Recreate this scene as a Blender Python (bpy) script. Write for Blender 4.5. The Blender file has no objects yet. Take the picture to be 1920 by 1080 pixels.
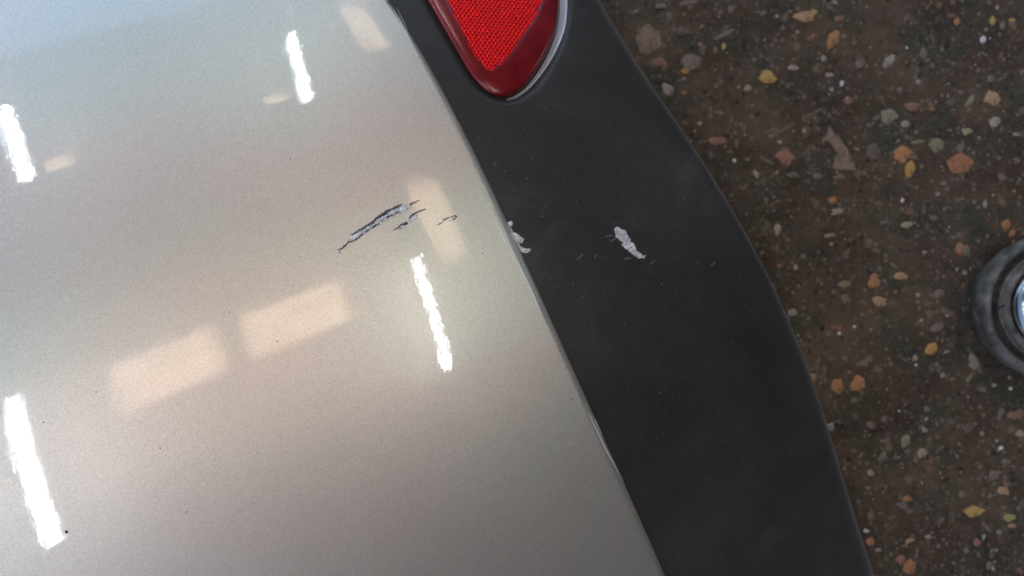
import bpy, bmesh, math, random
import numpy as np
from mathutils import Vector
random.seed(7); rng = np.random.default_rng(7)
scene = bpy.context.scene
COL = scene.collection
R = math.radians

# ---------------------------------------------------------------- camera
cam_d = bpy.data.cameras.new('camera'); cam = bpy.data.objects.new('camera', cam_d); COL.objects.link(cam)
cam.location = (0, 0, .82); cam.rotation_euler = (0, 0, 0)
cam_d.sensor_width = 36; cam_d.lens = 28.26; cam_d.clip_start = .01; cam_d.clip_end = 500
cam_d.dof.use_dof = True; cam_d.dof.focus_distance = .375; cam_d.dof.aperture_fstop = 13
scene.camera = cam
# ---------------------------------------------------------------- sky, sun, exposure
SUN = Vector((.50, -.55, .85)).normalized()
w = bpy.data.worlds.new('World'); scene.world = w; w.use_nodes = True
nt = w.node_tree; nt.nodes.clear()
sky = nt.nodes.new('ShaderNodeTexSky'); sky.sky_type = 'NISHITA'; sky.sun_disc = False
sky.sun_elevation = math.asin(SUN.z); sky.sun_rotation = math.atan2(SUN.x, SUN.y)
sky.dust_density = 2.5
bg = nt.nodes.new('ShaderNodeBackground'); bg.inputs['Strength'].default_value = .15
wo = nt.nodes.new('ShaderNodeOutputWorld')
nt.links.new(sky.outputs[0], bg.inputs[0]); nt.links.new(bg.outputs[0], wo.inputs[0])
sd = bpy.data.lights.new('sun', 'SUN'); sd.energy = 5; sd.angle = R(.5); sd.color = (1, .94, .85)
sun = bpy.data.objects.new('sun', sd); COL.objects.link(sun); sun.rotation_euler = (-SUN).to_track_quat('-Z', 'Y').to_euler()
vs = scene.view_settings; vs.view_transform = 'Standard'; vs.look = 'None'; vs.gamma = 1; vs.use_curve_mapping = False
vs.exposure = 1.52

# ---------------------------------------------------------------- helpers
def material(name, col=(.5,.5,.5), rough=.5, metal=0., coat=0., spec=.5, coat_rough=.03):
    m = bpy.data.materials.new(name); m.use_nodes = True
    b = m.node_tree.nodes['Principled BSDF']
    b.inputs['Base Color'].default_value = (*col, 1); b.inputs['Roughness'].default_value = rough
    b.inputs['Metallic'].default_value = metal; b.inputs['Coat Weight'].default_value = coat
    b.inputs['Coat Roughness'].default_value = coat_rough; b.inputs['Specular IOR Level'].default_value = spec
    return m
class NB:
    def __init__(s, m): s.t = m.node_tree; s.b = s.t.nodes['Principled BSDF']; s.co = s.new('ShaderNodeTexCoord').outputs['Object']
    def new(s, k): return s.t.nodes.new(k)
    def link(s, a, b): s.t.links.new(a, b)
    def noise(s, scale, detail=2, rough=.5, dist=0):
        n = s.new('ShaderNodeTexNoise'); n.inputs['Scale'].default_value = scale; n.inputs['Detail'].default_value = detail
        n.inputs['Roughness'].default_value = rough; n.inputs['Distortion'].default_value = dist
        s.link(s.co, n.inputs['Vector']); return n.outputs['Fac']
    def vor(s, scale, out='Color', feature='F1'):
        n = s.new('ShaderNodeTexVoronoi'); n.feature = feature; n.inputs['Scale'].default_value = scale
        s.link(s.co, n.inputs['Vector']); return n.outputs[out]
    def ramp(s, fac, stops):
        n = s.new('ShaderNodeValToRGB'); s.link(fac, n.inputs[0]); e = n.color_ramp.elements
        while len(e) < len(stops): e.new(.5)
        for q, (p, c) in zip(e, stops): q.position = p; q.color = (*c, 1) if len(c) == 3 else c
        return n.outputs[0]
    def mix(s, fac, a, b, mode='MIX'):
        n = s.new('ShaderNodeMix'); n.data_type = 'RGBA'; n.blend_type = mode
        for sock, v in ((n.inputs[0], fac), (n.inputs[6], a), (n.inputs[7], b)):
            if hasattr(v, 'links'): s.link(v, sock)
            else: sock.default_value = v if not isinstance(v, tuple) else (*v, 1)
        return n.outputs[2]
    def bump(s, fac, strength, dist, normal=None):
        n = s.new('ShaderNodeBump'); n.inputs['Strength'].default_value = strength; n.inputs['Distance'].default_value = dist
        s.link(fac, n.inputs['Height'])
        if normal: s.link(normal, n.inputs['Normal'])
        return n.outputs[0]
def rampv(a): return (a, a, a)

def mesh_obj(name, verts, faces, m, parent=None, smooth=False):
    me = bpy.data.meshes.new(name); me.from_pydata([tuple(v) for v in verts], [], faces); me.update()
    if m: me.materials.append(m)
    if smooth: me.polygons.foreach_set('use_smooth', [True]*len(me.polygons))
    o = bpy.data.objects.new(name, me); COL.objects.link(o)
    if parent: o.parent = parent
    return o
def empty(name, loc=(0,0,0)):
    o = bpy.data.objects.new(name, None); COL.objects.link(o); o.location = loc; o.empty_display_size = .1; return o
def tag(o, label=None, cat=None, group=None, kind=None):
    if label: o['label'] = label
    if cat: o['category'] = cat
    if group: o['group'] = group
    if kind: o['kind'] = kind
    return o
def resample(poly, n, closed=True):
    p = np.array(poly, float)
    if closed: p = np.vstack([p, p[:1]])
    d = np.r_[0, np.cumsum(np.linalg.norm(np.diff(p, axis=0), axis=1))]
    t = np.linspace(0, d[-1], n, endpoint=not closed)
    return np.c_[np.interp(t, d, p[:,0]), np.interp(t, d, p[:,1])]
def smooth_closed(p, k=2):
    for _ in range(k): p = .25*np.roll(p,1,0)+.5*p+.25*np.roll(p,-1,0)
    return p

# outlines, millimetres in plan
T_LENS = [[-50.43,170.21],[-40.66,152.64],[-31.72,136.82],[-23.84,122.92],[-17.63,115.07],[-11.46,111.22],[-4.97,110.06],[1.88,113.27],[9.48,121.71],[17.63,134.61],[24.39,149.62],
[28.69,164.89],[30.05,180.3],[29.25,204.04],[21.49,232.28],[1.75,255.53],[-27.83,266.13],[-57.9,260.55],[-72.4,242.45],[-72.54,225.45],[-66.74,202.14]]
T_FACET = [[-38.73,171.42],[-30.86,154.28],[-24.41,140.22],[-17.79,129.84],[-12.8,125.18],[-8.16,129.67],[0.0,140.5],[8.07,154.91],[14.72,167.5],[18.52,178.6],[18.19,202.16],[10.24,
223.63],[-6.86,240.08],[-30.69,248.27],[-50.46,244.91],[-58.34,233.69],[-58.21,219.1],[-49.43,192.6]]
T_DARK = [[[-92.47,20.45],[-90.49,21.44],[-88.7,23.0],[-87.47,24.57],[-86.98,26.52],[-86.38,24.97],[-87.78,22.82],[-89.74,20.86],[-91.9,19.8]],[[-86.49,28.47],[-84.12,29.67],
[-81.58,31.28],[-78.67,33.48],[-75.38,35.7],[-73.55,37.12],[-72.78,36.54],[-74.24,35.13],[-77.18,33.31],[-80.1,31.3],[-81.55,30.3],[-85.18,28.1]],[[-74.3,37.3],[-71.37,39.73],
[-69.14,40.97],[-68.42,42.18],[-65.42,43.24],[-62.43,44.91],[-59.41,45.98],[-60.9,44.34],[-63.15,43.29],[-65.77,42.04],[-67.62,40.6],[-69.48,39.38],[-72.43,37.34],[-73.71,36.33]],
[[-86.55,24.58],[-84.0,25.78],[-81.47,27.76],[-80.04,29.34],[-79.82,28.18],[-82.17,26.19],[-84.34,24.8],[-86.17,24.2]],[[-75.68,33.34],[-73.85,34.55],[-72.71,33.98],[-74.17,32.58],
[-75.11,32.76]],[[-70.55,37.37],[-67.58,38.82],[-64.59,40.27],[-64.94,39.07],[-67.18,38.03],[-69.78,36.8]],[[-55.78,45.87],[-53.69,46.92],[-51.03,48.2],[-50.26,48.3],[-51.78,47.17],
[-54.06,45.91],[-55.57,44.95]],[[-56.18,38.06],[-54.32,40.49],[-51.67,41.75],[-47.86,43.37],[-46.69,43.07],[-49.75,41.8],[-52.03,40.86],[-53.92,39.5],[-55.59,37.27]],[[-64.37,
31.16],[-61.77,33.19],[-60.29,34.8],[-57.28,36.05],[-56.12,35.27],[-57.99,33.85],[-59.53,34.41],[-61.01,32.8],[-63.24,31.18]],[[-37.89,36.84],[-37.71,37.85],[-34.61,39.12],[-31.5,
40.28],[-30.32,40.03],[-30.12,39.22],[-32.25,37.36],[-33.03,37.54],[-30.9,39.2],[-31.49,39.6],[-34.21,38.53],[-37.31,36.85]],[[-41.91,33.95],[-40.0,35.19],[-37.88,36.44],[-37.68,
36.12],[-39.61,34.8]],[[-80.42,29.73],[-77.12,31.35],[-74.18,32.97],[-71.98,34.58],[-72.15,34.19],[-74.16,32.38],[-77.1,30.76]],[[-72.82,37.72],[-69.85,39.37],[-66.86,40.22],
[-63.87,41.8],[-63.67,41.41],[-66.84,39.63],[-69.65,38.78],[-72.61,37.14]],[[-67.58,39.02],[-64.58,39.87],[-61.97,41.52],[-61.77,41.13],[-64.19,39.29]]]
T_LIGHT = [[[-92.44,19.68],[-91.36,20.07],[-90.79,19.31],[-91.28,17.76],[-92.22,18.33]],[[-86.29,28.08],[-83.72,28.51],[-80.81,30.31],[-80.41,29.34],[-82.2,27.36],[-84.74,25.77],
[-86.49,24.97],[-85.5,26.54]],[[-79.68,29.74],[-77.14,32.13],[-74.21,34.15],[-71.28,36.37],[-68.32,38.41],[-67.55,37.83],[-70.52,36.19],[-72.73,34.57],[-73.82,33.37],[-76.4,32.15],
[-77.84,30.55],[-79.65,28.96]],[[-72.78,36.54],[-69.83,38.38],[-67.24,40.22],[-64.25,41.67],[-61.63,43.33],[-61.22,42.14],[-63.47,40.69],[-66.08,39.45],[-68.32,38.41],[-72.02,
36.16]],[[-60.88,43.74],[-58.24,45.01],[-57.08,44.03],[-58.94,41.99],[-60.45,41.76]],[[-56.15,36.47],[-54.27,37.9],[-51.61,38.95],[-51.22,38.16],[-53.48,36.72],[-55.0,36.49]],
[[-64.2,39.88],[-62.89,40.31],[-62.68,39.52],[-63.81,39.17]],[[-36.53,36.87],[-34.59,37.51],[-32.25,37.16],[-34.19,36.51]],[[-59.34,43.18],[-57.06,43.43],[-57.41,42.02],[-59.68,
41.17],[-60.84,41.87]],[[-85.13,26.54],[-82.95,27.74],[-81.5,28.54],[-82.19,26.97],[-84.37,25.58]]]
T_PALE = [[[-85.93,28.28],[-80.13,32.48],[-73.17,37.01],[-68.03,41.59],[-61.11,45.34],[-56.79,44.84],[-55.71,42.78],[-59.67,40.58],[-64.17,38.49],[-70.11,34.93],[-75.44,31.18],
[-81.26,26.79],[-85.61,24.2]],[[-61.39,32.99],[-57.67,36.63],[-54.13,40.3],[-50.89,40.97],[-51.03,38.49],[-54.54,36.18],[-57.62,33.85],[-60.97,31.42]]]
T_CHIP = [[[-2.77,36.37],[-1.21,38.0],[0.75,36.46],[-0.66,34.83],[-0.03,32.86],[2.48,30.54],[7.04,28.02],[6.64,26.27],[4.28,24.64],[7.42,22.32],[11.14,21.99],[9.79,19.99],[6.24,
19.78],[3.88,22.66],[2.71,24.61],[0.59,27.57],[-1.21,31.65]],[[60.35,34.05],[61.71,36.59],[64.3,35.42],[67.35,34.68],[69.44,30.14],[72.86,25.63],[74.56,22.33],[77.62,19.88],[80.75,
19.69],[79.35,17.66],[75.33,17.34],[71.84,19.78],[68.39,23.03],[64.94,25.03],[65.85,26.71],[63.27,28.31],[61.15,30.75]]]
T_TICK = [[[37.65,17.03],[40.59,19.82],[41.16,19.34],[38.64,16.56]],[[47.84,17.74],[48.72,19.95],[49.22,19.64],[48.34,17.34]],[[82.6,14.53],[85.65,16.92],[86.27,16.42],[83.49,
14.04]],[[122.96,13.37],[126.04,15.6],[127.1,17.1],[127.85,15.89],[124.77,13.75]],[[53.81,29.73],[57.27,31.3],[60.72,31.07],[57.68,30.41]],[[57.2,27.5],[62.0,29.94],[62.6,29.46],
[58.48,27.37]],[[71.92,40.29],[72.54,40.48],[72.52,39.47],[71.81,39.61]],[[65.63,16.78],[68.28,18.06],[71.79,17.7],[68.26,16.98]],[[60.01,38.2],[60.54,38.38],[60.68,37.22],[59.99,
37.2]]]
T_HAIR = [[[-69.856,163.77599999999998],[-62.056000000000004,149.83599999999998],[-54.326,134.186]],[[-67.756,163.926],[-60.236000000000004,149.27599999999998]],[[-17.666,56.086],
[-11.686,43.486000000000004],[-1.846,24.696],[10.693999999999999,-0.644],[19.084,-20.683999999999997]],[[-11.676,41.066],[-1.246,20.806],[3.2239999999999998,11.276]],[[44.254,
-71.924],[53.794,-92.384],[66.244,-114.56400000000001]],[[46.774,-73.584],[52.184,-85.51400000000001]]]
T_PEB = [[139.8,252.6,25.4,31.7,"pg",0],[151.4,287.5,12.7,6.3,"g",0],[178.9,290.7,19.0,5.3,"g",10],[159.9,276.9,5.3,10.6,"g",0],[223.4,284.3,9.5,9.5,"g",0],[127.1,282.2,6.3,5.3,"g",
0],[150.4,230.4,14.8,7.4,"r",0],[175.8,262.1,12.7,8.5,"dg",0],[214.9,257.9,27.5,5.3,"g",25],[216.0,246.2,6.8,7.6,"y",0],[183.2,230.4,23.3,16.9,"g",40],[176.8,220.8,8.5,8.5,"o",0],
[158.8,202.9,11.6,12.7,"w",30],[299.5,278.0,22.2,11.6,"oc",10],[308.0,281.1,8.5,7.4,"y",0],[270.3,277.3,4.7,4.7,"w",0],[256.8,280.7,5.1,5.1,"g",0],[333.8,274.8,9.5,7.4,"r",0],
[328.1,254.7,9.5,23.3,"o",-25],[317.5,234.6,5.3,8.5,"w",0],[286.8,224.4,12.7,5.9,"w",0],[261.5,214.5,19.0,14.8,"y",0],[240.3,203.9,7.4,6.3,"w",0],[355.6,228.2,9.5,10.6,"g",0],
[384.2,230.4,8.5,15.9,"w",-35],[420.1,238.8,7.4,13.8,"g",20],[453.5,271.6,6.3,8.5,"o",0],[490.4,272.7,5.9,8.9,"y",0],[494.6,285.8,4.7,7.2,"w",0],[500.5,267.4,6.3,9.5,"g",0],[510.0,
273.3,7.2,5.5,"y",0],[480.6,253.2,5.9,7.2,"W",0],[336.6,208.1,4.7,5.9,"W",0],[323.9,217.2,8.5,4.7,"w",0],[326.0,202.4,5.9,4.2,"w",0],[342.9,190.2,11.6,8.0,"r",0],[395.8,202.4,6.3,
5.5,"g",0],[383.1,175.4,19.0,18.0,"cg",0],[408.5,184.9,19.0,10.6,"r",0],[401.1,166.9,9.5,7.4,"w",0],[466.7,190.2,6.3,16.9,"cg",-35],[490.4,193.3,16.9,14.8,"oc",0],[493.1,169.0,11.6,
10.6,"w",25],[463.5,159.5,12.7,8.5,"c",0],[514.3,156.7,6.3,3.8,"w",0],[432.8,145.7,16.9,15.9,"c2",0],[413.8,148.9,12.7,4.7,"c2",10],[208.6,150.0,18.0,8.5,"r",0],[279.4,133.0,16.9,
13.8,"r2",-20],[226.5,129.9,3.8,4.7,"W",0],[249.2,116.1,5.3,10.6,"w",35],[285.8,115.1,12.7,5.9,"g",0],[311.2,114.0,12.7,5.9,"g",0],[397.9,136.2,18.0,20.1,"o",30],[405.7,121.4,10.6,
15.9,"oy",0],[458.2,126.7,25.4,20.1,"o2",10],[368.3,139.4,12.7,20.1,"dg",20],[333.4,112.9,12.7,5.9,"g",0],[499.5,112.9,8.5,8.5,"g",0],[440.2,106.6,5.5,4.2,"t",0],[397.9,89.0,4.2,
5.9,"W",0],[433.9,96.0,5.1,4.2,"w",0],[327.0,89.7,8.5,7.4,"o",0],[331.3,78.5,11.6,7.4,"w",0],[429.6,71.7,8.5,5.3,"g",0],[514.9,129.9,5.3,6.3,"g",0],[299.5,155.3,5.3,5.3,"dg",0],
[191.6,167.5,5.3,5.3,"w",0],[212.8,178.5,7.4,5.3,"g",0],[240.3,130.9,5.3,5.3,"g",0],[308.0,178.5,19.0,5.3,"dg",30],[280.5,162.7,16.9,4.7,"dg",35],[488.9,213.4,5.9,8.5,"g",0],[458.2,
199.7,5.3,6.3,"g",0],[271.5,59.6,6.8,14.4,"c",5],[323.3,53.8,9.8,4.2,"c",15],[402.7,64.4,11.3,7.6,"c",20],[429.1,71.6,7.6,4.5,"g",0],[503.9,64.8,9.1,12.1,"o",0],[510.0,55.8,6.0,
12.1,"o",-30],[457.1,39.9,11.3,12.1,"o2",0],[463.1,39.9,7.6,12.1,"g",0],[296.9,32.3,5.3,5.3,"g",0],[289.3,21.0,6.0,6.0,"w",0],[369.4,5.1,14.4,12.1,"o3",0],[369.4,11.9,9.1,6.8,"o3",
0],[375.4,-13.8,14.4,11.3,"oc",0],[388.3,-16.0,9.1,10.6,"dg",0],[396.6,11.9,13.6,7.6,"oc",0],[375.4,20.3,4.2,3.8,"g",0],[420.8,36.6,6.0,3.3,"w",0],[339.9,3.6,16.6,6.8,"c2",15],
[339.2,-10.7,6.8,10.6,"g",10],[286.3,-25.4,9.1,7.6,"w",0],[435.9,-4.7,8.3,15.1,"g",-15],[454.0,19.5,4.2,4.2,"w",0],[461.9,15.4,5.3,4.5,"w",0],[432.1,-41.0,12.8,9.8,"g",20],[427.6,
-62.1,13.6,12.1,"oy",20],[417.0,-33.4,5.3,4.2,"w",0],[411.0,-71.6,6.3,6.3,"w",0],[361.1,-75.0,16.6,6.8,"g",25],[349.0,-39.4,3.0,3.6,"W",0],[333.9,-46.3,3.3,3.9,"W",0],[471.4,-75.0,
8.3,15.1,"w",30],[358.1,-27.4,4.5,4.5,"g",0],[330.1,75.4,9.1,2.7,"w",0],[442.0,-23.6,9.1,5.3,"g",0],[451.0,52.0,6.0,3.8,"g",0],[315.0,-4.4,3.3,3.3,"g",0],[306.9,-91.3,10.1,12.1,
"oc",0],[332.1,-99.4,14.5,15.1,"o3",0],[353.3,-97.9,16.1,15.7,"o3",0],[349.2,-114.5,8.1,6.0,"g",0],[325.1,-141.7,10.1,9.1,"w",0],[366.4,-139.7,9.1,8.1,"g",0],[379.5,-133.6,6.4,6.4,
"g",0],[401.6,-155.8,12.1,13.1,"cg",0],[417.8,-167.9,10.5,11.1,"w",0],[411.7,-175.9,4.8,8.1,"g",0],[377.5,-171.9,6.0,14.1,"g",-30],[366.4,-189.0,8.5,7.3,"w",0],[378.5,-155.8,7.1,
5.0,"g",0],[403.7,-215.2,9.1,6.0,"o",0],[397.6,-221.3,12.1,5.0,"g",0],[471.2,-227.3,19.7,10.5,"y",0],[506.4,-234.4,12.1,9.1,"y2",0],[509.5,-242.4,8.1,5.0,"oc",0],[500.4,-207.2,12.1,
9.1,"oc",0],[459.1,-210.2,8.1,8.1,"g",0],[474.2,-259.6,9.1,9.1,"r2",0],[481.3,-253.5,4.0,6.9,"w",0],[424.8,-253.5,7.1,4.4,"w",0],[513.5,-129.6,20.2,12.1,"r",0],[518.5,-148.7,10.1,
8.1,"w",0],[438.9,-89.3,5.6,5.6,"w",0],[479.2,-148.7,4.8,5.2,"w",0],[498.4,-162.8,4.8,4.8,"W",0],[503.4,-176.9,10.1,6.0,"g",0],[491.3,-191.0,12.1,10.1,"g",0],[472.2,-79.2,12.1,9.1,
"w",0],[356.3,-77.8,12.1,4.8,"g",0],[361.3,-247.5,6.9,4.4,"W",0],[365.4,-258.6,9.1,10.1,"o3",0],[373.4,-266.6,6.9,4.4,"w",0],[396.6,-277.7,8.1,13.1,"r2",0],[405.7,-284.8,15.1,16.1,
"o2",0],[405.7,-257.6,10.1,5.0,"oc",25],[487.3,-282.7,8.1,9.1,"g",0],[463.1,-267.6,7.1,6.0,"g",0],[353.3,-217.2,6.0,6.0,"g",0],[365.4,-232.4,7.1,10.1,"g",0],[420.8,-144.7,5.6,5.6,
"w",0],[422.8,-123.5,7.1,7.1,"g",0],[465.1,-142.7,12.1,10.1,"dg",30],[491.3,-99.0,5.2,4.8,"w",0],[507.4,-91.3,4.8,4.8,"w",0],[508.5,-102.4,3.6,3.6,"W",0]]
T_BIRD = [[322.8,165.8],[328.1,158.4],[333.4,154.2],[341.8,141.5],[349.2,126.7],[350.7,118.2],[344.0,119.9],[333.4,119.3],[326.0,122.0],[328.1,130.9],[331.3,137.3],[326.0,145.7],
[320.7,151.0],[315.4,146.8],[316.5,153.1],[320.7,156.3]]
T_CAN = [[513.5,-17.9]]
T_DOTS = [[-215.26,-117.81],[-227.38,-65.26],[-118.8,69.11],[-134.96,148.7],[-16.21,19.16],[-144.42,-12.26],[17.55,83.74],[-71.96,165.22],[33.68,-62.54],[-174.3,-79.23],[-204.6,
-51.15],[-32.75,71.46],[-95.92,134.89],[-120.71,-27.43],[-161.53,-111.22],[0.0,-105.68]]
CREASE = [-2.7407943672036126, 0.8581173935878508, -0.05760983496915393, -0.05515416670231951, 0.01299217281869526]
WIDTH = [10.142222551714928, -3.5760432644469518, -0.2129781242686765, 0.16094363885347848, 0.1374879126367432]

# ---------------------------------------------------------------- materials
def paint():
    m = material('silver_metallic_paint', (.60,.585,.55), .44, .78, 1.0, coat_rough=.02)
    n = NB(m)
    fl = n.vor(1500); fl2 = n.noise(1250, 3, .6); big = n.noise(5.5, 2, .5, .8)
    # individual aluminium flakes: some darker, some brighter
    c = n.ramp(fl2, [(.32,(.50,.475,.43)),(.5,(.735,.725,.67)),(.68,(1,.985,.93))])
    c = n.mix(.35, c, n.ramp(fl, [(0,(.50,.49,.47)),(1,(.86,.845,.81))]))
    c = n.mix(.50, c, n.ramp(big, [(.38,(.72,.60,.51)),(.60,(.60,.65,.53))]))  # brown and olive clouds painted into the colour for soft reflections
    n.link(c, n.b.inputs['Base Color'])
    rr = n.ramp(n.noise(900,2), [(.3,rampv(.38)),(.7,rampv(.50))]); n.link(rr, n.b.inputs['Roughness'])
    n.link(n.bump(n.noise(900, 2, .6), .22, .00035), n.b.inputs['Normal'])
    cb = n.bump(n.noise(330, 2, .5), .17, .000085)                       # orange peel of the lacquer
    cb = n.bump(n.noise(60, 1), .08, .0003, cb)
    n.link(cb, n.b.inputs['Coat Normal'])
    n.b.inputs['Coat IOR'].default_value = 1.6
    return m
M_PAINT = paint()
def plastic():
    m = material('dark_satin_plastic', (.03,.03,.031), .42, 0, 0, .35); n = NB(m)
    big = n.noise(14, 4, .6, .4)
    cb = n.ramp(big, [(.3,(.026,.024,.022)),(.55,(.038,.035,.032)),(.8,(.058,.053,.048))])
    cb = n.mix(n.ramp(n.noise(8, 7, .78, 1.2), [(.52,rampv(0)),(.74,rampv(.55))]), cb, (.10,.094,.086))      # dried dusty film
    cb = n.mix(n.ramp(n.noise(700, 3, .7), [(.56,rampv(0)),(.70,rampv(.5))]), cb, (.09,.085,.08))
    n.link(cb, n.b.inputs['Base Color'])
    n.link(n.ramp(n.noise(35,5,.7), [(.3,rampv(.38)),(.7,rampv(.50))]), n.b.inputs['Roughness'])
    n.b.inputs['Sheen Weight'].default_value = .22; n.b.inputs['Sheen Roughness'].default_value = .35
    n.link(n.bump(n.noise(1000, 3, .7), .30, .0003), n.b.inputs['Normal'])
    return m
M_TRIM = plastic()
def redlens():
    m = material('deep_red_lens', (.22,.008,.014), .24, 0, .4, .4, .08); n = NB(m)
    n.link(n.ramp(n.noise(60,4,.6), [(.35,(.15,.005,.009)),(.7,(.25,.010,.015))]), n.b.inputs['Base Color'])
    n.link(n.ramp(n.noise(140,4,.7), [(.35,rampv(.10)),(.75,rampv(.32))]), n.b.inputs['Coat Roughness'])
    return m
M_LENS = redlens()
M_FACET = material('bright_red_facet', (1.0,.010,.008), .30, .55, 0, .3)
M_GOUGE = material('dark_bare_plastic_gouge', (.045,.047,.05), .5); nb = NB(M_GOUGE); nb.link(nb.bump(nb.noise(1500,3), .8, .0006), nb.b.inputs['Normal']); nb.link(nb.ramp(nb.noise(1300,2),[(.35,(.02,.021,.023)),(.7,(.16,.165,.17))]), nb.b.inputs['Base Color'])
M_SCRAPE = material('scraped_grey_primer', (.40,.41,.41), .45, .2); nb = NB(M_SCRAPE); nb.link(nb.bump(nb.noise(1400,3), 1, .0008), nb.b.inputs['Normal']); nb.link(nb.ramp(nb.noise(520,4,.75),[(.33,(.12,.118,.112)),(.45,(.50,.485,.455)),(.58,(1,.98,.94))]), nb.b.inputs['Base Color'])
M_FLAKE = material('curled_paint_flake', (1,.97,.92), .3, .15); nb = NB(M_FLAKE); nb.link(nb.bump(nb.noise(1500,2), .8, .0006), nb.b.inputs['Normal'])
M_CHIP = material('whitish_scuffed_plastic', (.42,.42,.43), .6); nb = NB(M_CHIP); nb.link(nb.ramp(nb.noise(260,5,.75,.8),[(.30,(.16,.16,.16)),(.44,(.50,.49,.48)),(.60,(.95,.93,.92))]), nb.b.inputs['Base Color']); nb.link(nb.bump(nb.noise(900,3), .8, .0005), nb.b.inputs['Normal'])
nb.link(nb.ramp(nb.noise(650,4,.7),[(.31,rampv(0)),(.39,rampv(1))]), nb.b.inputs['Alpha'])
M_TICK = material('faint_scuff', (.14,.14,.145), .6)
M_HAIR = material('painted_edge_highlight', (.98,.97,.93), .3, 0, 1)  # near-white colour painted in as the crease's highlight
M_DUST = material('pale_dust', (.40,.39,.36), .8)
M_SPECK = material('dark_grit', (.03,.027,.025), .8)

# ---------------------------------------------------------------- car body surfaces (metres; a = outwards from the car, b = along the crease)
E1 = np.array([.89,.46]); E1 /= np.linalg.norm(E1); E2 = np.array([E1[1], -E1[0]])
A0,B0,RA,RB,K3 = -.568,-.028,1.88,.71,.079
def ext(poly, b, lo, hi):
    bc = np.clip(b, lo, hi); d = np.polyder(poly)
    return np.polyval(poly, bc) + np.polyval(d, bc)*(b-bc)
def crease(b): return ext(CREASE, b, -.19, .20)
def width(b): return ext(WIDTH, b, -.13, .265)
def hsil(a, b):
    a_ = a-A0; b_ = b-B0
    return .46-.5*a_*a_/RA-.5*b_*b_/RB-K3*b_**3
def to_world(a, b): return a*E1[0]+b*E2[0], a*E1[1]+b*E2[1]
def to_ab(x, y): return x*E1[0]+y*E1[1], x*E2[0]+y*E2[1]
def sil_xy(x, y): a, b = to_ab(x, y); return hsil(a, b)
LENS = smooth_closed(resample(np.array(T_LENS)/1000, 96), 3)
def seg_dist(P, poly):
    """signed distance (outside positive) and nearest point of a closed outline"""
    best = np.full(len(P), 1e9); near = np.zeros_like(P); inside = np.zeros(len(P), bool)
    for i in range(len(poly)):
        A = poly[i]; B = poly[(i+1) % len(poly)]; d = B-A
        t = np.clip(((P-A)@d)/(d@d+1e-15), 0, 1); Q = A+t[:,None]*d; D = np.linalg.norm(P-Q, axis=1)
        k = D < best; best[k] = D[k]; near[k] = Q[k]
        c = ((A[1] > P[:,1]) != (B[1] > P[:,1])) & (P[:,0] < (B[0]-A[0])*(P[:,1]-A[1])/(B[1]-A[1]+1e-15)+A[0])
        inside ^= c
    return np.where(inside, -best, best), near
def trim_base(a, b):
    w_ = a-crease(b); return hsil(crease(b), b)-.003-.35*w_-.8*w_*w_
def trim_xy(x, y): a, b = to_ab(x, y); return trim_base(a, b)

car = empty('car', (-.6, 0, 0))
tag(car, 'silver car rear bumper, scratched, with dark lower trim and red reflector', 'car')
OFF = Vector((.6, 0, 0))
def car_part(name, verts, faces, m, parent=None, smooth=False):
    verts = np.asarray(verts, float)+np.array([.6,0,0])
    return mesh_obj(name, verts, faces, m, parent or car, smooth)
def grid_faces(nr, nc):
    return [(i*nc+j, i*nc+j+1, (i+1)*nc+j+1, (i+1)*nc+j) for i in range(nr-1) for j in range(nc-1)]

# painted bumper skin: gentle dome, rolled over tightly at the crease
bs = np.arange(-.46, .4601, .004)
offs = np.r_[np.linspace(-.75, -.05, 50), np.linspace(-.046, -.006, 14), np.linspace(-.0038, 0, 14)]
V = []
for b in bs:
    ac = crease(b)
    for o in offs:
        a = ac+o; z = hsil(a, b)
        r = .0038+0*b
        s = max(0, (o+r)/r)
        z -= .0034*(1-math.sqrt(max(0, 1-s*s)))*1.0
        V.append((*to_world(a, b), z))
    V.append((*to_world(ac+.0002, b), hsil(ac, b)-.010))
V = np.array(V); nc = len(offs)+1
F_ = grid_faces(len(bs), nc)
car_part('painted_bumper', V, F_, M_PAINT, smooth=True)

# dark lower trim: drops away from the crease, rolls under at its outer edge, dished round the reflector
bt = np.arange(-.33, .4601, .0012)
fr = np.r_[np.linspace(-.002, 1, 110)]
V = []; BBs = []
for b in bt:
    ac = crease(b); W = max(.09, width(b)); rr = .012+.010*max(0, min(1, (b+.02)/-.12))   # softer roll at the upper end
    Wf = W-rr
    row = [ac+f*Wf for f in fr]
    for a in row: V.append((*to_world(a, b), trim_base(a, b)))
    a1 = row[-1]; z1 = float(trim_base(a1, b)); sl = .35+1.6*(a1-ac); th0 = math.atan(sl)
    kx = rr/(1-math.sin(th0))
    for th in np.linspace(th0, math.pi*.5+1.0, 14)[1:]:
        V.append((*to_world(a1+kx*(math.sin(th)-math.sin(th0)), b), z1-kx*(math.cos(th0)-math.cos(th))))
    x, y, z = V[-1]
    ax, _ = to_ab(x, y)
    V.append((*to_world(ax-.10, b), z-.02))
V = np.array(V); nc = len(fr)+14
sel = np.where((V[:,1] > .08) & (np.abs(V[:,0]) < .13))[0]
d, near = seg_dist(V[sel,:2], LENS)
def recess(d, near):
    side = np.clip((near[:,0]+.012)/.024, 0, 1)                            # 0 at the crease side, 1 at the outer side
    wd = .0028+.0050*side
    t = np.clip((d-.0006)/wd, 0, 1); return (.0030+.0026*side)*(1-t*t*(3-2*t))
V[sel,2] -= recess(d, near)
trim = car_part('lower_trim', V, grid_faces(len(bt), nc), M_TRIM, smooth=True)
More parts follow.
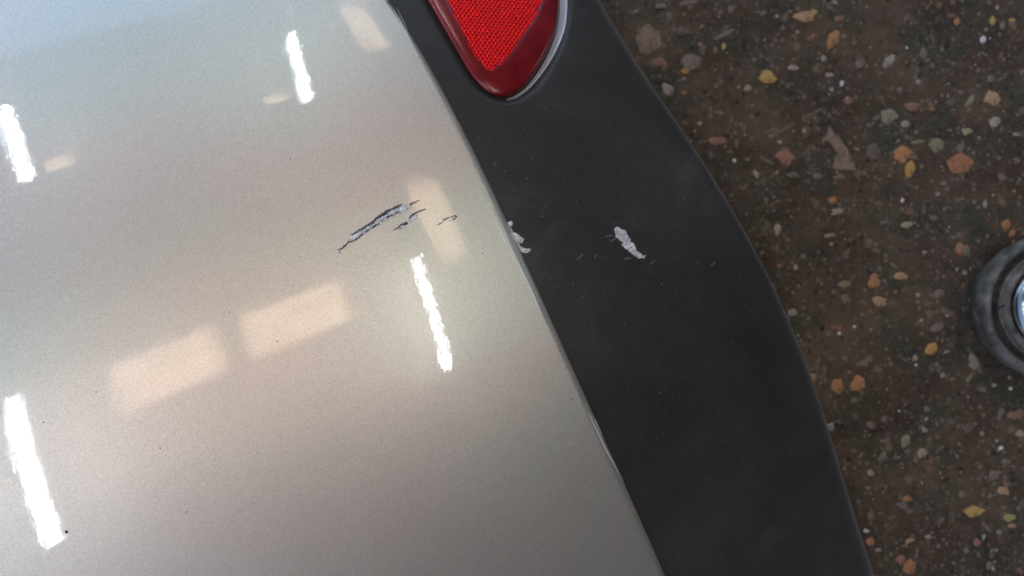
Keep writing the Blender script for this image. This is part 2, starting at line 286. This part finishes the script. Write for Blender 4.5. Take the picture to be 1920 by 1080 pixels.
# pale strip on the recess's outer wall, sky reflection painted in as grey
n_ = len(LENS); Vz = []; idx = [i for i in range(n_) if LENS[i][0] > -.0065 and (LENS[i][1] > .105)]
st = [i for i in idx if LENS[i-1][0] <= -.0065][-1:] or idx[:1]
order = sorted(idx, key=lambda i: math.atan2(LENS[i][1]-.19, LENS[i][0]+.02))
pts = []
for q, i in enumerate(order):
    tg_ = LENS[(i+1)%n_]-LENS[i-1]; nr_ = np.array([tg_[1], -tg_[0]]); nr_ /= np.linalg.norm(nr_)
    if nr_ @ (LENS[i]-np.array([-.02,.19])) < 0: nr_ = -nr_
    f = min(1, q/14, (len(order)-1-q)/14)
    for k in range(7): pts.append(LENS[i]+nr_*(.0004+(.0014+.0038*f)*k/6))
pts = np.array(pts); dd, nn_ = seg_dist(pts, LENS); zz = trim_xy(pts[:,0], pts[:,1])-recess(dd, nn_)
zz = zz.reshape(-1,7)+np.array([.0000,.0004,.0005,.0005,.0005,.0003,-.0004]); zz = zz.ravel()
BEVEL_SHEEN = (np.c_[pts, zz], grid_faces(len(order), 7))
M_BEVEL_SHEEN = material('painted_bevel_sky_sheen', (.55,.56,.58), .4, .2, .5)
car_part('reflector_bevel_sheen', BEVEL_SHEEN[0], BEVEL_SHEEN[1], M_BEVEL_SHEEN, smooth=True)
# inner body behind the trim, so nothing is open from the side
Vb = []
for b in bs:
    for o, z in ((-.75, .12), (-.02, .12), (.0, None)):
        a = crease(b)+o
        Vb.append((*to_world(a, b), z if z else float(hsil(a, b)-.012)))
car_part('bumper_inner', Vb, grid_faces(len(bs), 3), M_TRIM)

# reflector
FAC = smooth_closed(resample(np.array(T_FACET)/1000, 96), 2)
ctr = FAC.mean(0)
def by_angle(poly, n=120):
    ang = np.linspace(0, 2*math.pi, n, endpoint=False); P = resample(poly, 2000); q = P-ctr
    th = np.unwrap(np.arctan2(q[:,1], q[:,0])); r = np.linalg.norm(q, axis=1)
    o = np.argsort(np.mod(th, 2*math.pi)); return ang, np.interp(ang, np.mod(th, 2*math.pi)[o], r[o], period=2*math.pi)
ang, rl = by_angle(LENS); _, rf = by_angle(FAC)
rl = rl-.0005
V = []; n = len(ang)
prof = [(0,-.0060),(0,-.0012),(0.006,-.0004),(.02,.0002),(.05,.0007),(.12,.0012),(.3,.0018),(.55,.0022),(.8,.0024),(.97,.0024),(1.0,.0023)]
for s, z in prof:
    r = rl*(1-s)+rf*s
    x = ctr[0]+r*np.cos(ang); y = ctr[1]+r*np.sin(ang)
    for i in range(n): V.append((x[i], y[i], float(trim_xy(x[i], y[i]))+z))
lens = car_part('reflector', V, [(k*n+i, k*n+(i+1)%n, (k+1)*n+(i+1)%n, (k+1)*n+i) for k in range(len(prof)-1) for i in range(n)], M_LENS, smooth=True)
tag(lens, 'dark red teardrop reflector with bright faceted centre')
V = []; F_ = []
px_, py_ = .00245, .00205
mn = FAC.min(0); mx = FAC.max(0); cells = []
for j in range(int((mx[1]-mn[1])/py_)+2):
    for i in range(int((mx[0]-mn[0])/px_)+2):
        cells.append((mn[0]+(i+.5*(j%2))*px_, mn[1]+j*py_))
cells = np.array(cells); d, _ = seg_dist(cells, FAC)
for (cx, cy), dd in zip(cells, d):
    if dd > .0004: continue
    k = len(V); z0 = float(trim_xy(cx, cy))+.0018; jt = random.uniform(-.00012,.00012)
    for q in range(6):
        th = R(30+60*q); V.append((cx+px_*.577*math.cos(th), cy+py_*.65*math.sin(th), z0+(.0005 if q%2 else 0)))
    V.append((cx, cy, z0+.0008+jt))
    for q in (0,2,4): F_.append((k+6, k+q, k+(q+1)%6, k+(q+2)%6))
fc = car_part('facet_field', V, F_, M_FACET, lens); tag(fc, kind='stuff')

def ring_poly(outline, surf, off, m, name, parent, jitter=.00012, step=.0007, rough=.00012, thick=.0004):
    """a jagged patch that follows a curved surface: outline in mm, thin side wall"""
    p = np.array(outline)/1000; per = np.linalg.norm(p-np.roll(p,1,0), axis=1).sum()
    p = resample(p, max(8, int(per/step))); p = p+rng.normal(0, jitter, p.shape)
    bm = bmesh.new()
    vs_ = [bm.verts.new((x, y, 0)) for x, y in p]
    try: f = bm.faces.new(vs_)
    except ValueError: bm.free(); return None
    bmesh.ops.triangulate(bm, faces=[f]); bmesh.ops.subdivide_edges(bm, edges=bm.edges[:], cuts=1, use_grid_fill=True)
    bmesh.ops.triangulate(bm, faces=bm.faces[:])
    edge = {v for e in bm.edges if e.is_boundary for v in e.verts}
    for v in bm.verts:
        z = float(surf(v.co.x, v.co.y))+off+(0 if v in edge else random.uniform(0, 2)*rough); v.co.z = z
    r = bmesh.ops.extrude_edge_only(bm, edges=[e for e in bm.edges if e.is_boundary])
    for v in r['geom']:
        if isinstance(v, bmesh.types.BMVert): v.co.z -= thick+off
    bmesh.ops.recalc_face_normals(bm, faces=bm.faces[:])
    for v in bm.verts: v.co += OFF
    me = bpy.data.meshes.new(name); bm.to_mesh(me); bm.free(); me.materials.append(m)
    o = bpy.data.objects.new(name, me); COL.objects.link(o); o.parent = parent; return o
for l in T_PALE: ring_poly(l, sil_xy, .00006, M_SCRAPE, 'scrape', car, .0003, .001, .00006)
for l in T_DARK: ring_poly(l, sil_xy, .00016, M_GOUGE, 'gouge', car, .00014, .0006, .0002)
for l in T_LIGHT: ring_poly(l, sil_xy, .00022, M_FLAKE, 'paint_flake', car, .00018, .0006, .0005)
def edge_xy(x, y):
    a, b = to_ab(x, y); o = a-crease(b)
    return max(trim_base(a, b), hsil(a, b)-.0034*(1-math.sqrt(max(0, 1-max(0, (o+.0038)/.0038)**2))) if o < 0 else -1)
for l in T_CHIP: tag(ring_poly(l, edge_xy, .00022, M_CHIP, 'paint_chip', car, .0003, .0007, .0002), 'pale chip scraped into the dark trim')
for l in T_TICK: ring_poly(l, trim_xy, .00008, M_TICK, 'scuff_mark', car, .0001)
def ribbon(line, surf, wdt, off, m, name):
    p = resample(np.array(line)/1000, 40, False); V = []
    for i in range(len(p)):
        d_ = p[min(i+1,39)]-p[max(i-1,0)]; d_ /= np.linalg.norm(d_); nrm = np.array([-d_[1], d_[0]])
        ww = wdt*math.sin(math.pi*(i+.3)/40)**.5
        z = float(surf(*p[i]))
        for s, h_ in ((-1,-.0002),(0,off),(1,-.0002)):
            q = p[i]+nrm*s*ww*.5; V.append((q[0], q[1], z+h_))
    return car_part(name, V, grid_faces(len(p), 3), m)
for i, l in enumerate(T_HAIR): ribbon(l, edge_xy, .00062, .00050, M_HAIR, 'edge_highlight_strip')  # bright strips standing in for light glints on the rolled edge

def lump(V, F_, x, y, z, r, flat=.5):
    k = len(V); n_ = 5; a0 = random.random()*6
    for q in range(n_):
        th = a0+q*2*math.pi/n_; rr = r*random.uniform(.7,1.2); V.append((x+rr*math.cos(th), y+rr*math.sin(th), z))
    V.append((x, y, z+r*flat*2))
    for q in range(n_): F_.append((k+q, k+(q+1)%n_, k+n_))
V = []; F_ = []
for x, y in T_DOTS: lump(V, F_, x/1000, y/1000, sil_xy(x/1000, y/1000), .00045 if (x,y)!=tuple(T_DOTS[0]) else .0010)
for _ in range(90):
    a = random.uniform(-.30, .0); b = random.uniform(-.2,.25); x, y = to_world(crease(b)+a, b); lump(V, F_, x, y, float(sil_xy(x, y)), random.uniform(.00012,.0003))
tag(car_part('grit', V, F_, M_SPECK), kind='stuff')
V = []; F_ = []
for _ in range(420):
    b = random.uniform(-.15,.32); a = crease(b)+random.uniform(.004, .96)*(width(b)-.015); x, y = to_world(a, b)
    if seg_dist(np.array([[x,y]]), LENS)[0][0] < .009: continue
    lump(V, F_, x, y, float(trim_xy(x, y)), random.choice((.00012,.00016,.0002,.0003)))
for _ in range(120):
    a = random.uniform(-.25, .0); b = random.uniform(-.2,.25); x, y = to_world(crease(b)+a, b); lump(V, F_, x, y, float(sil_xy(x, y)), random.uniform(.00012,.00022))
tag(car_part('dust', V, F_, M_DUST), kind='stuff')

# ---------------------------------------------------------------- ground
def ground_mat():
    m = material('dirty_brown_concrete', (.05,.035,.025), .8); n = NB(m)
    base = n.ramp(n.noise(9, 8, .62, .3), [(.30,(.032,.019,.010)),(.5,(.075,.046,.025)),(.68,(.14,.092,.055))])
    base = n.mix(n.ramp(n.noise(22, 5, .6), [(.50,rampv(0)),(.62,rampv(.8))]), base, (.040,.046,.026))
    base = n.mix(n.ramp(n.noise(130, 6, .75), [(.53,rampv(0)),(.68,rampv(.5))]), base, (.19,.145,.105))
    base = n.mix(n.ramp(n.noise(58, 7, .8, .8), [(.60,rampv(0)),(.70,rampv(.6))]), base, (.20,.16,.12))
    base = n.mix(n.ramp(n.noise(75, 4, .7), [(.30,rampv(.8)),(.44,rampv(0))]), base, (.028,.020,.014))
    base = n.mix(n.ramp(n.vor(330,'Distance'), [(.06,rampv(.8)),(.13,rampv(0))]), base, (.24,.20,.16))
    def cells(sc, lo, colr):
        v = n.new('ShaderNodeTexVoronoi'); v.inputs['Scale'].default_value = sc; v.inputs['Randomness'].default_value = 1
        wv = n.new('ShaderNodeVectorMath'); wv.operation = 'MULTIPLY_ADD'; nz = n.new('ShaderNodeTexNoise'); nz.inputs['Scale'].default_value = sc*1.6; n.link(n.co, nz.inputs['Vector'])
        n.link(nz.outputs['Color'], wv.inputs[0]); wv.inputs[1].default_value = (.9/sc,.9/sc,0); n.link(n.co, wv.inputs[2]); n.link(wv.outputs[0], v.inputs['Vector'])
        sx = n.new('ShaderNodeSeparateColor'); n.link(v.outputs['Color'], sx.inputs[0])
        a = n.ramp(sx.outputs[0], [(lo,rampv(0)),(lo+.02,rampv(1))]); b = n.ramp(v.outputs['Distance'], [(.30,rampv(.85)),(.52,rampv(0))])
        return n.mix(1.0, a, b, 'MULTIPLY'), n.ramp(sx.outputs[1], colr)
    for sc, lo, colr in ((95,.86,[(.2,(.10,.078,.056)),(.6,(.17,.135,.105)),(.9,(.22,.13,.07))]),(190,.78,[(.2,(.11,.088,.066)),(.7,(.22,.18,.145)),(.95,(.26,.15,.075))]),(420,.86,[(.3,(.10,.08,.06)),(.9,(.20,.165,.13))]),(150,.90,[(.3,(.018,.013,.009)),(.9,(.03,.026,.017))])):
        mk, cl = cells(sc, lo, colr); base = n.mix(mk, base, cl)
    n.link(base, n.b.inputs['Base Color'])
    n.link(n.ramp(n.noise(40,4), [(.3,rampv(.55)),(.7,rampv(.9))]), n.b.inputs['Roughness'])
    b1 = n.bump(n.noise(60, 6, .7), .7, .004); b1 = n.bump(n.noise(500, 4, .7), .6, .001, b1)
    n.link(b1, n.b.inputs['Normal']); return m
M_GROUND = ground_mat()
S = 60
gx = np.r_[-S, -8, np.arange(.12, .78, .006), 8, S]; gy = np.r_[-S, -8, np.arange(-.42, .42, .006), 8, S]
V = []
for y in gy:
    for x in gx:
        inn = .13 < x < .76 and -.40 < y < .40
        V.append((x, y, (.0009*math.sin(x*61+2*math.sin(y*43))*math.sin(y*53+x*17)+random.uniform(-.0003,.0003)) if inn else 0))
ground = mesh_obj('ground', V, grid_faces(len(gy), len(gx)), M_GROUND, smooth=True); tag(ground, kind='structure')
PC = {'o':(.36,.17,.065),'o2':(.30,.135,.065),'o3':(.36,.17,.075),'oc':(.36,.22,.12),'oy':(.42,.23,.06),'y':(.42,.27,.085),'y2':(.30,.27,.10),
      'r':(.22,.115,.08),'r2':(.29,.13,.095),'pg':(.20,.135,.105),'g':(.165,.132,.108),'dg':(.115,.090,.072),'w':(.29,.245,.20),'W':(.62,.62,.58),
      'c':(.30,.26,.16),'c2':(.20,.17,.10),'cg':(.22,.19,.13),'t':(.17,.24,.19)}
MP = {}
for k, c in PC.items():
    c = tuple(min(.75, q*1.28) for q in c)
    m = material('stone_'+k, c, .65); nbb = NB(m)
    oi = nbb.new('ShaderNodeObjectInfo')
    cc = nbb.ramp(nbb.noise(170,5,.7,.4), [(.30,tuple(q*.55 for q in c)),(.52,c),(.72,tuple(min(.8,q*1.3) for q in c))])
    cc = nbb.mix(nbb.ramp(nbb.noise(90,5,.75), [(.54,rampv(0)),(.64,rampv(.85))]), cc, (.07,.05,.035))     # cement film still on the stone
    nbb.link(cc, nbb.b.inputs['Base Color']); nbb.link(nbb.bump(nbb.noise(500,3), .5, .001), nbb.b.inputs['Normal']); MP[k] = m
def pebble_mesh(outline, hgt):
    """outline in metres round the origin"""
    n_ = len(outline); V = []; F_ = []
    for s, z in ((1.04,-.002),(1.0,.0003),(.90,hgt*.5),(.55,hgt*.65)):
        for p in outline: V.append((p[0]*s, p[1]*s, z+random.uniform(-.1,.1)*hgt*(z>0)))
    V.append((0,0,hgt*.7))
    for k in range(3):
        for i in range(n_): F_.append((k*n_+i, k*n_+(i+1)%n_, (k+1)*n_+(i+1)%n_, (k+1)*n_+i))
    for i in range(n_): F_.append((3*n_+i, 3*n_+(i+1)%n_, 4*n_))
    return V, F_
def stone_outline(w_, h_, n_=7, irr=.30):
    a0 = random.random()*6; return [((w_/2)*math.cos(a0+2*math.pi*(i+random.uniform(-.25,.25))/n_)*random.uniform(1-irr,1+irr), (h_/2)*math.sin(a0+2*math.pi*(i+random.uniform(-.25,.25))/n_)*random.uniform(1-irr,1+irr)) for i in range(n_)]
def pebble(x, y, outl, m, rot=0, hgt=.0012):
    V, F_ = pebble_mesh(outl, hgt); o = mesh_obj('pebble', V, F_, m, ground); o.location = (x, y, .0003); o.rotation_euler.z = rot; return o
for x, y, pw, ph, k, ang_ in T_PEB:
    o = pebble(x/1000, y/1000, stone_outline(pw/1000*.98, ph/1000*.98, 9 if pw > 10 else 7), MP[k], R(ang_), .0014 if pw > 10 else .001)
bird = np.array(T_BIRD)/1000; bc = bird.mean(0)
V = [(x, y, -.001) for x, y in bird-bc]+[(x*.97, y*.97, .0011) for x, y in bird-bc]; n_ = len(bird)
o = mesh_obj('pebble', V, [(i,(i+1)%n_,n_+(i+1)%n_,n_+i) for i in range(n_)]+[tuple(range(n_,2*n_))], MP['pg'], ground); o.location = (bc[0], bc[1], .0005)
protos = []
cols = ['g']*5+['dg']*5+['w']*2+['r','oc','c2','o2','cg']
for i in range(30):
    V, F_ = pebble_mesh(stone_outline(1, random.uniform(.5,1), 6, .3), .18)
    me = bpy.data.meshes.new('pebble'); me.from_pydata(V, [], F_); me.materials.append(MP[cols[i % len(cols)]]); protos.append(me)
for i in range(128):
    o = bpy.data.objects.new('pebble', random.choice(protos)); COL.objects.link(o); o.parent = ground
    o.location = (random.uniform(.15,.60), random.uniform(-.31,.31), .0004); s = random.choice((.004,.0055,.007,.0095)); o.scale = (s, s*random.uniform(.6,1), .005); o.rotation_euler.z = random.random()*6
# countless grains
for nm, cnt, mm in (('gravel', 1500, MP['g']), ('gravel', 1100, MP['dg']), ('gravel', 260, MP['w']), ('gravel', 160, MP['oc']), ('grit', 420, MP['g']), ('grit', 300, MP['dg']), ('grit', 130, MP['w']), ('grit', 60, MP['r']), ('gravel', 22, MP['W']), ('gravel', 20, MP['t'])):
    V = []; F_ = []
    for _ in range(cnt): lump(V, F_, random.uniform(.12,.72), random.uniform(-.4,.4), .0002, random.choice((.0005,.0007,.001,.0014)) if nm == 'gravel' else random.uniform(.0014,.0028), .3 if nm == 'gravel' else .18)
    tag(mesh_obj(nm, V, F_, mm, ground), kind='stuff')

# ---------------------------------------------------------------- round canister at the right edge
cx, cy = .5135+.007, -.0179
can = empty('canister', (cx, cy, 0)); tag(can, 'round grey rubber rimmed canister with shiny steel centre standing on the concrete', 'canister')
def lathe(name, prof_, m, parent, n_=72, wob=0):
    V = []
    for r, z in prof_:
        for i in range(n_):
            th = 2*math.pi*i/n_; V.append((r*math.cos(th)*(1+wob*math.sin(3*th)), r*math.sin(th)*(1+wob*math.cos(2*th)), z))
    return mesh_obj(name, V, [(k*n_+i, k*n_+(i+1)%n_, (k+1)*n_+(i+1)%n_, (k+1)*n_+i) for k in range(len(prof_)-1) for i in range(n_)], m, parent, True)
def rub():
    m = material('grey_rubber', (.13,.13,.13), .42); n = NB(m)
    n.link(n.ramp(n.noise(60,5,.7), [(.36,(.035,.032,.028)),(.52,(.12,.112,.098)),(.66,(.22,.208,.185))]), n.b.inputs['Base Color']); n.link(n.bump(n.noise(300,4,.7), .4, .001), n.b.inputs['Normal']); return m
M_RUB = rub(); M_GROOVE = material('black_dirty_rubber', (.03,.028,.025), .75); nb = NB(M_GROOVE); nb.link(nb.bump(nb.noise(350,4,.8), 1, .003), nb.b.inputs['Normal']); nb.link(nb.ramp(nb.noise(200,4,.7),[(.35,(.015,.014,.012)),(.7,(.12,.11,.10))]), nb.b.inputs['Base Color'])
M_STEEL = material('polished_steel', (.34,.36,.37), .22, 1)
lathe('rubber_rim', [(.050,0),(.056,.004),(.062,.014),(.068,.030),(.0705,.042),(.0692,.048),(.0660,.0520),(.0632,.0524),(.0612,.0500)], M_RUB, can)
lathe('groove', [(.0612,.0500),(.0600,.0450),(.0565,.0440),(.0540,.0485)], M_GROOVE, can)
lathe('inner_ring', [(.0540,.0485),(.0530,.0515),(.0512,.0500),(.0500,.0485),(.0485,.0520),(.0462,.0530),(.0440,.0520),(.0428,.0490)], M_RUB, can)
lathe('steel_cap', [(.0428,.0480),(.0420,.0520),(.0395,.0560),(.0330,.0590),(.0220,.0615),(.0080,.0622),(.0002,.0623)], M_STEEL, can)
V = []; F_ = []
for _ in range(40): lump(V, F_, -.0575+random.gauss(0,.0025), -.001+random.gauss(0,.003), .047, random.uniform(.0006,.0016))
tag(mesh_obj('dirt', V, F_, M_SPECK, can), kind='stuff')
for l in ([(-.063,.001),(-.057,-.0004),(-.050,.0012)],[(-.059,-.004),(-.0565,-.001),(-.053,.002)]):
    V = []
    for i in range(len(l)):
        for dx in (-.0006,.0006): V.append((l[i][0], l[i][1]+dx, .0545)); 
        V.append((l[i][0], l[i][1], .0556))
    F2 = []
    for i in range(len(l)-1):
        k = 3*i; F2 += [(k,k+3,k+5,k+2),(k+2,k+5,k+4,k+1),(k+1,k+4,k+3,k)]
    mesh_obj('twig', V, F2, M_SPECK, can)

# ---------------------------------------------------------------- the workshop overhead (seen mirrored in the lacquer)
U = np.array([.925,.38]); U /= np.linalg.norm(U); TT = np.array([U[1], -U[0]])
def ut(u, t, z): return (u*U[0]+t*TT[0], u*U[1]+t*TT[1], z)
ZR = 4.2
LIGHTS_UT = [(-.58,.23,-.86,-.28),(.33,1.2,-.84,-.27),(1.97,2.33,-1.70,-.40),(2.28,2.62,-5.3,-3.9),(-.76,-.50,-3.52,-3.26),(1.10,1.36,-3.56,-3.34)]
M_ROOF = material('brown_roof_board', (.34,.26,.20), .7); nb = NB(M_ROOF); nb.link(nb.ramp(nb.noise(.7,5,.6,.5),[(.3,(.22,.17,.13)),(.7,(.42,.33,.27))]), nb.b.inputs['Base Color'])
us = sorted({-2.0,7.0}|{x for l in LIGHTS_UT for x in l[:2]}); ts = sorted({-5.9,6.5}|{x for l in LIGHTS_UT for x in l[2:]})
V = []; F_ = []
for i in range(len(us)-1):
    for j in range(len(ts)-1):
        uc = (us[i]+us[i+1])/2; tc = (ts[j]+ts[j+1])/2
        if any(l[0]<uc<l[1] and l[2]<tc<l[3] for l in LIGHTS_UT): continue
        k = len(V)
        for z in (ZR, ZR+.05): V += [ut(us[i],ts[j],z),ut(us[i+1],ts[j],z),ut(us[i+1],ts[j+1],z),ut(us[i],ts[j+1],z)]
        F_ += [(k,k+1,k+2,k+3),(k+7,k+6,k+5,k+4)]+[(k+a_,k+(a_+1)%4,k+4+(a_+1)%4,k+4+a_) for a_ in range(4)]
tag(mesh_obj('roof', V, F_, M_ROOF), kind='structure')
def box_ut(name, u0, u1, t0, t1, z0, z1, m, parent=None):
    V = [ut(u,t,z) for z in (z0,z1) for u,t in ((u0,t0),(u1,t0),(u1,t1),(u0,t1))]
    return mesh_obj(name, V, [(3,2,1,0),(4,5,6,7)]+[(a_,(a_+1)%4,4+(a_+1)%4,4+a_) for a_ in range(4)], m, parent)
mg = bpy.data.materials.new('yellowed_rooflight_sheet'); mg.use_nodes = True; t_ = mg.node_tree; t_.nodes.clear()
N = t_.nodes.new; LK = t_.links.new
tr = N('ShaderNodeBsdfTranslucent'); oo = N('ShaderNodeOutputMaterial'); tc_ = N('ShaderNodeTexCoord'); nz_ = N('ShaderNodeTexNoise'); nz_.inputs['Scale'].default_value = 5; nz_.inputs['Detail'].default_value = 6; nz_.inputs['Roughness'].default_value = .65
LK(tc_.outputs['Object'], nz_.inputs['Vector'])
rp_ = N('ShaderNodeValToRGB'); rp_.color_ramp.elements[0].position = .32; rp_.color_ramp.elements[0].color = (.58,.36,.22,1); rp_.color_ramp.elements[1].position = .62; rp_.color_ramp.elements[1].color = (1,.76,.52,1)
LK(nz_.outputs['Fac'], rp_.inputs[0])
def mth(op, a, b=None):                                              # sheet colour fades at the rim, painting soft edges into its reflection
    n = N('ShaderNodeMath'); n.operation = op
    for k, v in enumerate((a, b)):
        if v is None: continue
        if hasattr(v, 'links'): LK(v, n.inputs[k])
        else: n.inputs[k].default_value = v
    return n.outputs[0]
sp = N('ShaderNodeSeparateXYZ'); LK(tc_.outputs['Generated'], sp.inputs[0])
def edge(v): return mth('MINIMUM', v, mth('SUBTRACT', 1, v))
em = mth('MULTIPLY', mth('MINIMUM', mth('MULTIPLY', edge(sp.outputs[0]), 9.0), 1), mth('MINIMUM', mth('MULTIPLY', edge(sp.outputs[1]), 6.5), 1))
em = mth('ADD', mth('MULTIPLY', em, .90), .10)
vm = N('ShaderNodeVectorMath'); vm.operation = 'SCALE'; LK(rp_.outputs[0], vm.inputs[0]); LK(em, vm.inputs['Scale'])
LK(vm.outputs[0], tr.inputs[0]); LK(tr.outputs[0], oo.inputs[0])
RL = ['broad rooflight sheet mirrored left of centre, lower of the two neighbours','broad rooflight sheet mirrored below the scratches, upper of the two neighbours','tall narrow rooflight mirrored behind the small scratches beside the crease','narrow rooflight mirrored at the top of the bumper near the red reflector','small rooflight mirrored just right of the upper left strip light','small rooflight mirrored just left of the topmost strip light']
for l, lab in zip(LIGHTS_UT, RL):
    hw = (l[1]-l[0])/2; hh = (l[3]-l[2])/2
    o = mesh_obj('rooflight', [(-hw,-hh,0),(hw,-hh,0),(hw,hh,0),(-hw,hh,0)], [(0,1,2,3)], mg); o.location = ut((l[0]+l[1])/2, (l[2]+l[3])/2, ZR+.06)
    o.rotation_euler.z = math.atan2(U[1], U[0])
    tag(o, lab, 'rooflight', 'rooflights in the workshop roof')
M_WALL = material('workshop_wall', (.13,.12,.105), .8)
tag(box_ut('back_wall', -3.4, 7, 6.5, 6.6, 0, ZR, M_WALL), 'plain grey wall at the closed end of the workshop', 'wall')
sw = box_ut('side_wall', 7, 7.1, -5.9, 6.6, 0, .9, M_WALL); tag(sw, 'dark grey side wall of the workshop with an added opening for the trim highlight', 'wall')
for t0_, t1_, z0_, z1_ in ((-5.9,6.6,2.2,ZR),(-5.9,-.9,.9,2.2),(.3,6.6,.9,2.2)): box_ut('wall_section', 7, 7.1, t0_, t1_, z0_, z1_, M_WALL, sw)  # unseen opening between the sections, added for the highlight along the trim edge
M_TUBE = bpy.data.materials.new('fluorescent_tube'); M_TUBE.use_nodes = True; b_ = M_TUBE.node_tree.nodes['Principled BSDF']; b_.inputs['Emission Color'].default_value = (.93,.97,1,1); b_.inputs['Emission Strength'].default_value = 17
M_PAN = material('white_enamel', (.8,.8,.8), .5)
SL = iter(['lit strip light mirrored at the left edge above the middle','lit strip light mirrored at the top of the bumper, farthest up','lit strip light mirrored right below the scratches','longest lit strip light, mirrored in the lower left corner'])
for (xa, ya), (xb, yb), pan in (((-2.691,3.725),(-1.986,2.578),.07),((-.254,4.708),(.126,3.433),.07),((1.332,1.245),(1.775,.037),.30),((-1.339,.356),(-.846,-.907),.07)):
    A = np.array([xa,ya]); B = np.array([xb,yb]); L = np.linalg.norm(B-A); d_ = (B-A)/L; nn = np.array([-d_[1],d_[0]])
    f = empty('strip_light', (*((A+B)/2), 4.0)); tag(f, next(SL), 'light', 'strip lights under the roof')
    def bx(name, hw, hl, z0, z1, m):
        V = [tuple(d_*sl_*hl+nn*sw*hw)+(z,) for z in (z0,z1) for sl_, sw in ((-1,-1),(1,-1),(1,1),(-1,1))]
        return mesh_obj(name, V, [(3,2,1,0),(4,5,6,7)]+[(a_,(a_+1)%4,4+(a_+1)%4,4+a_) for a_ in range(4)], m, f)
    bx('housing', pan, L/2+.02, .07 if pan < .2 else .22, .12 if pan < .2 else .25, M_PAN); bx('tube', .018, L/2, 0, .06, M_TUBE)
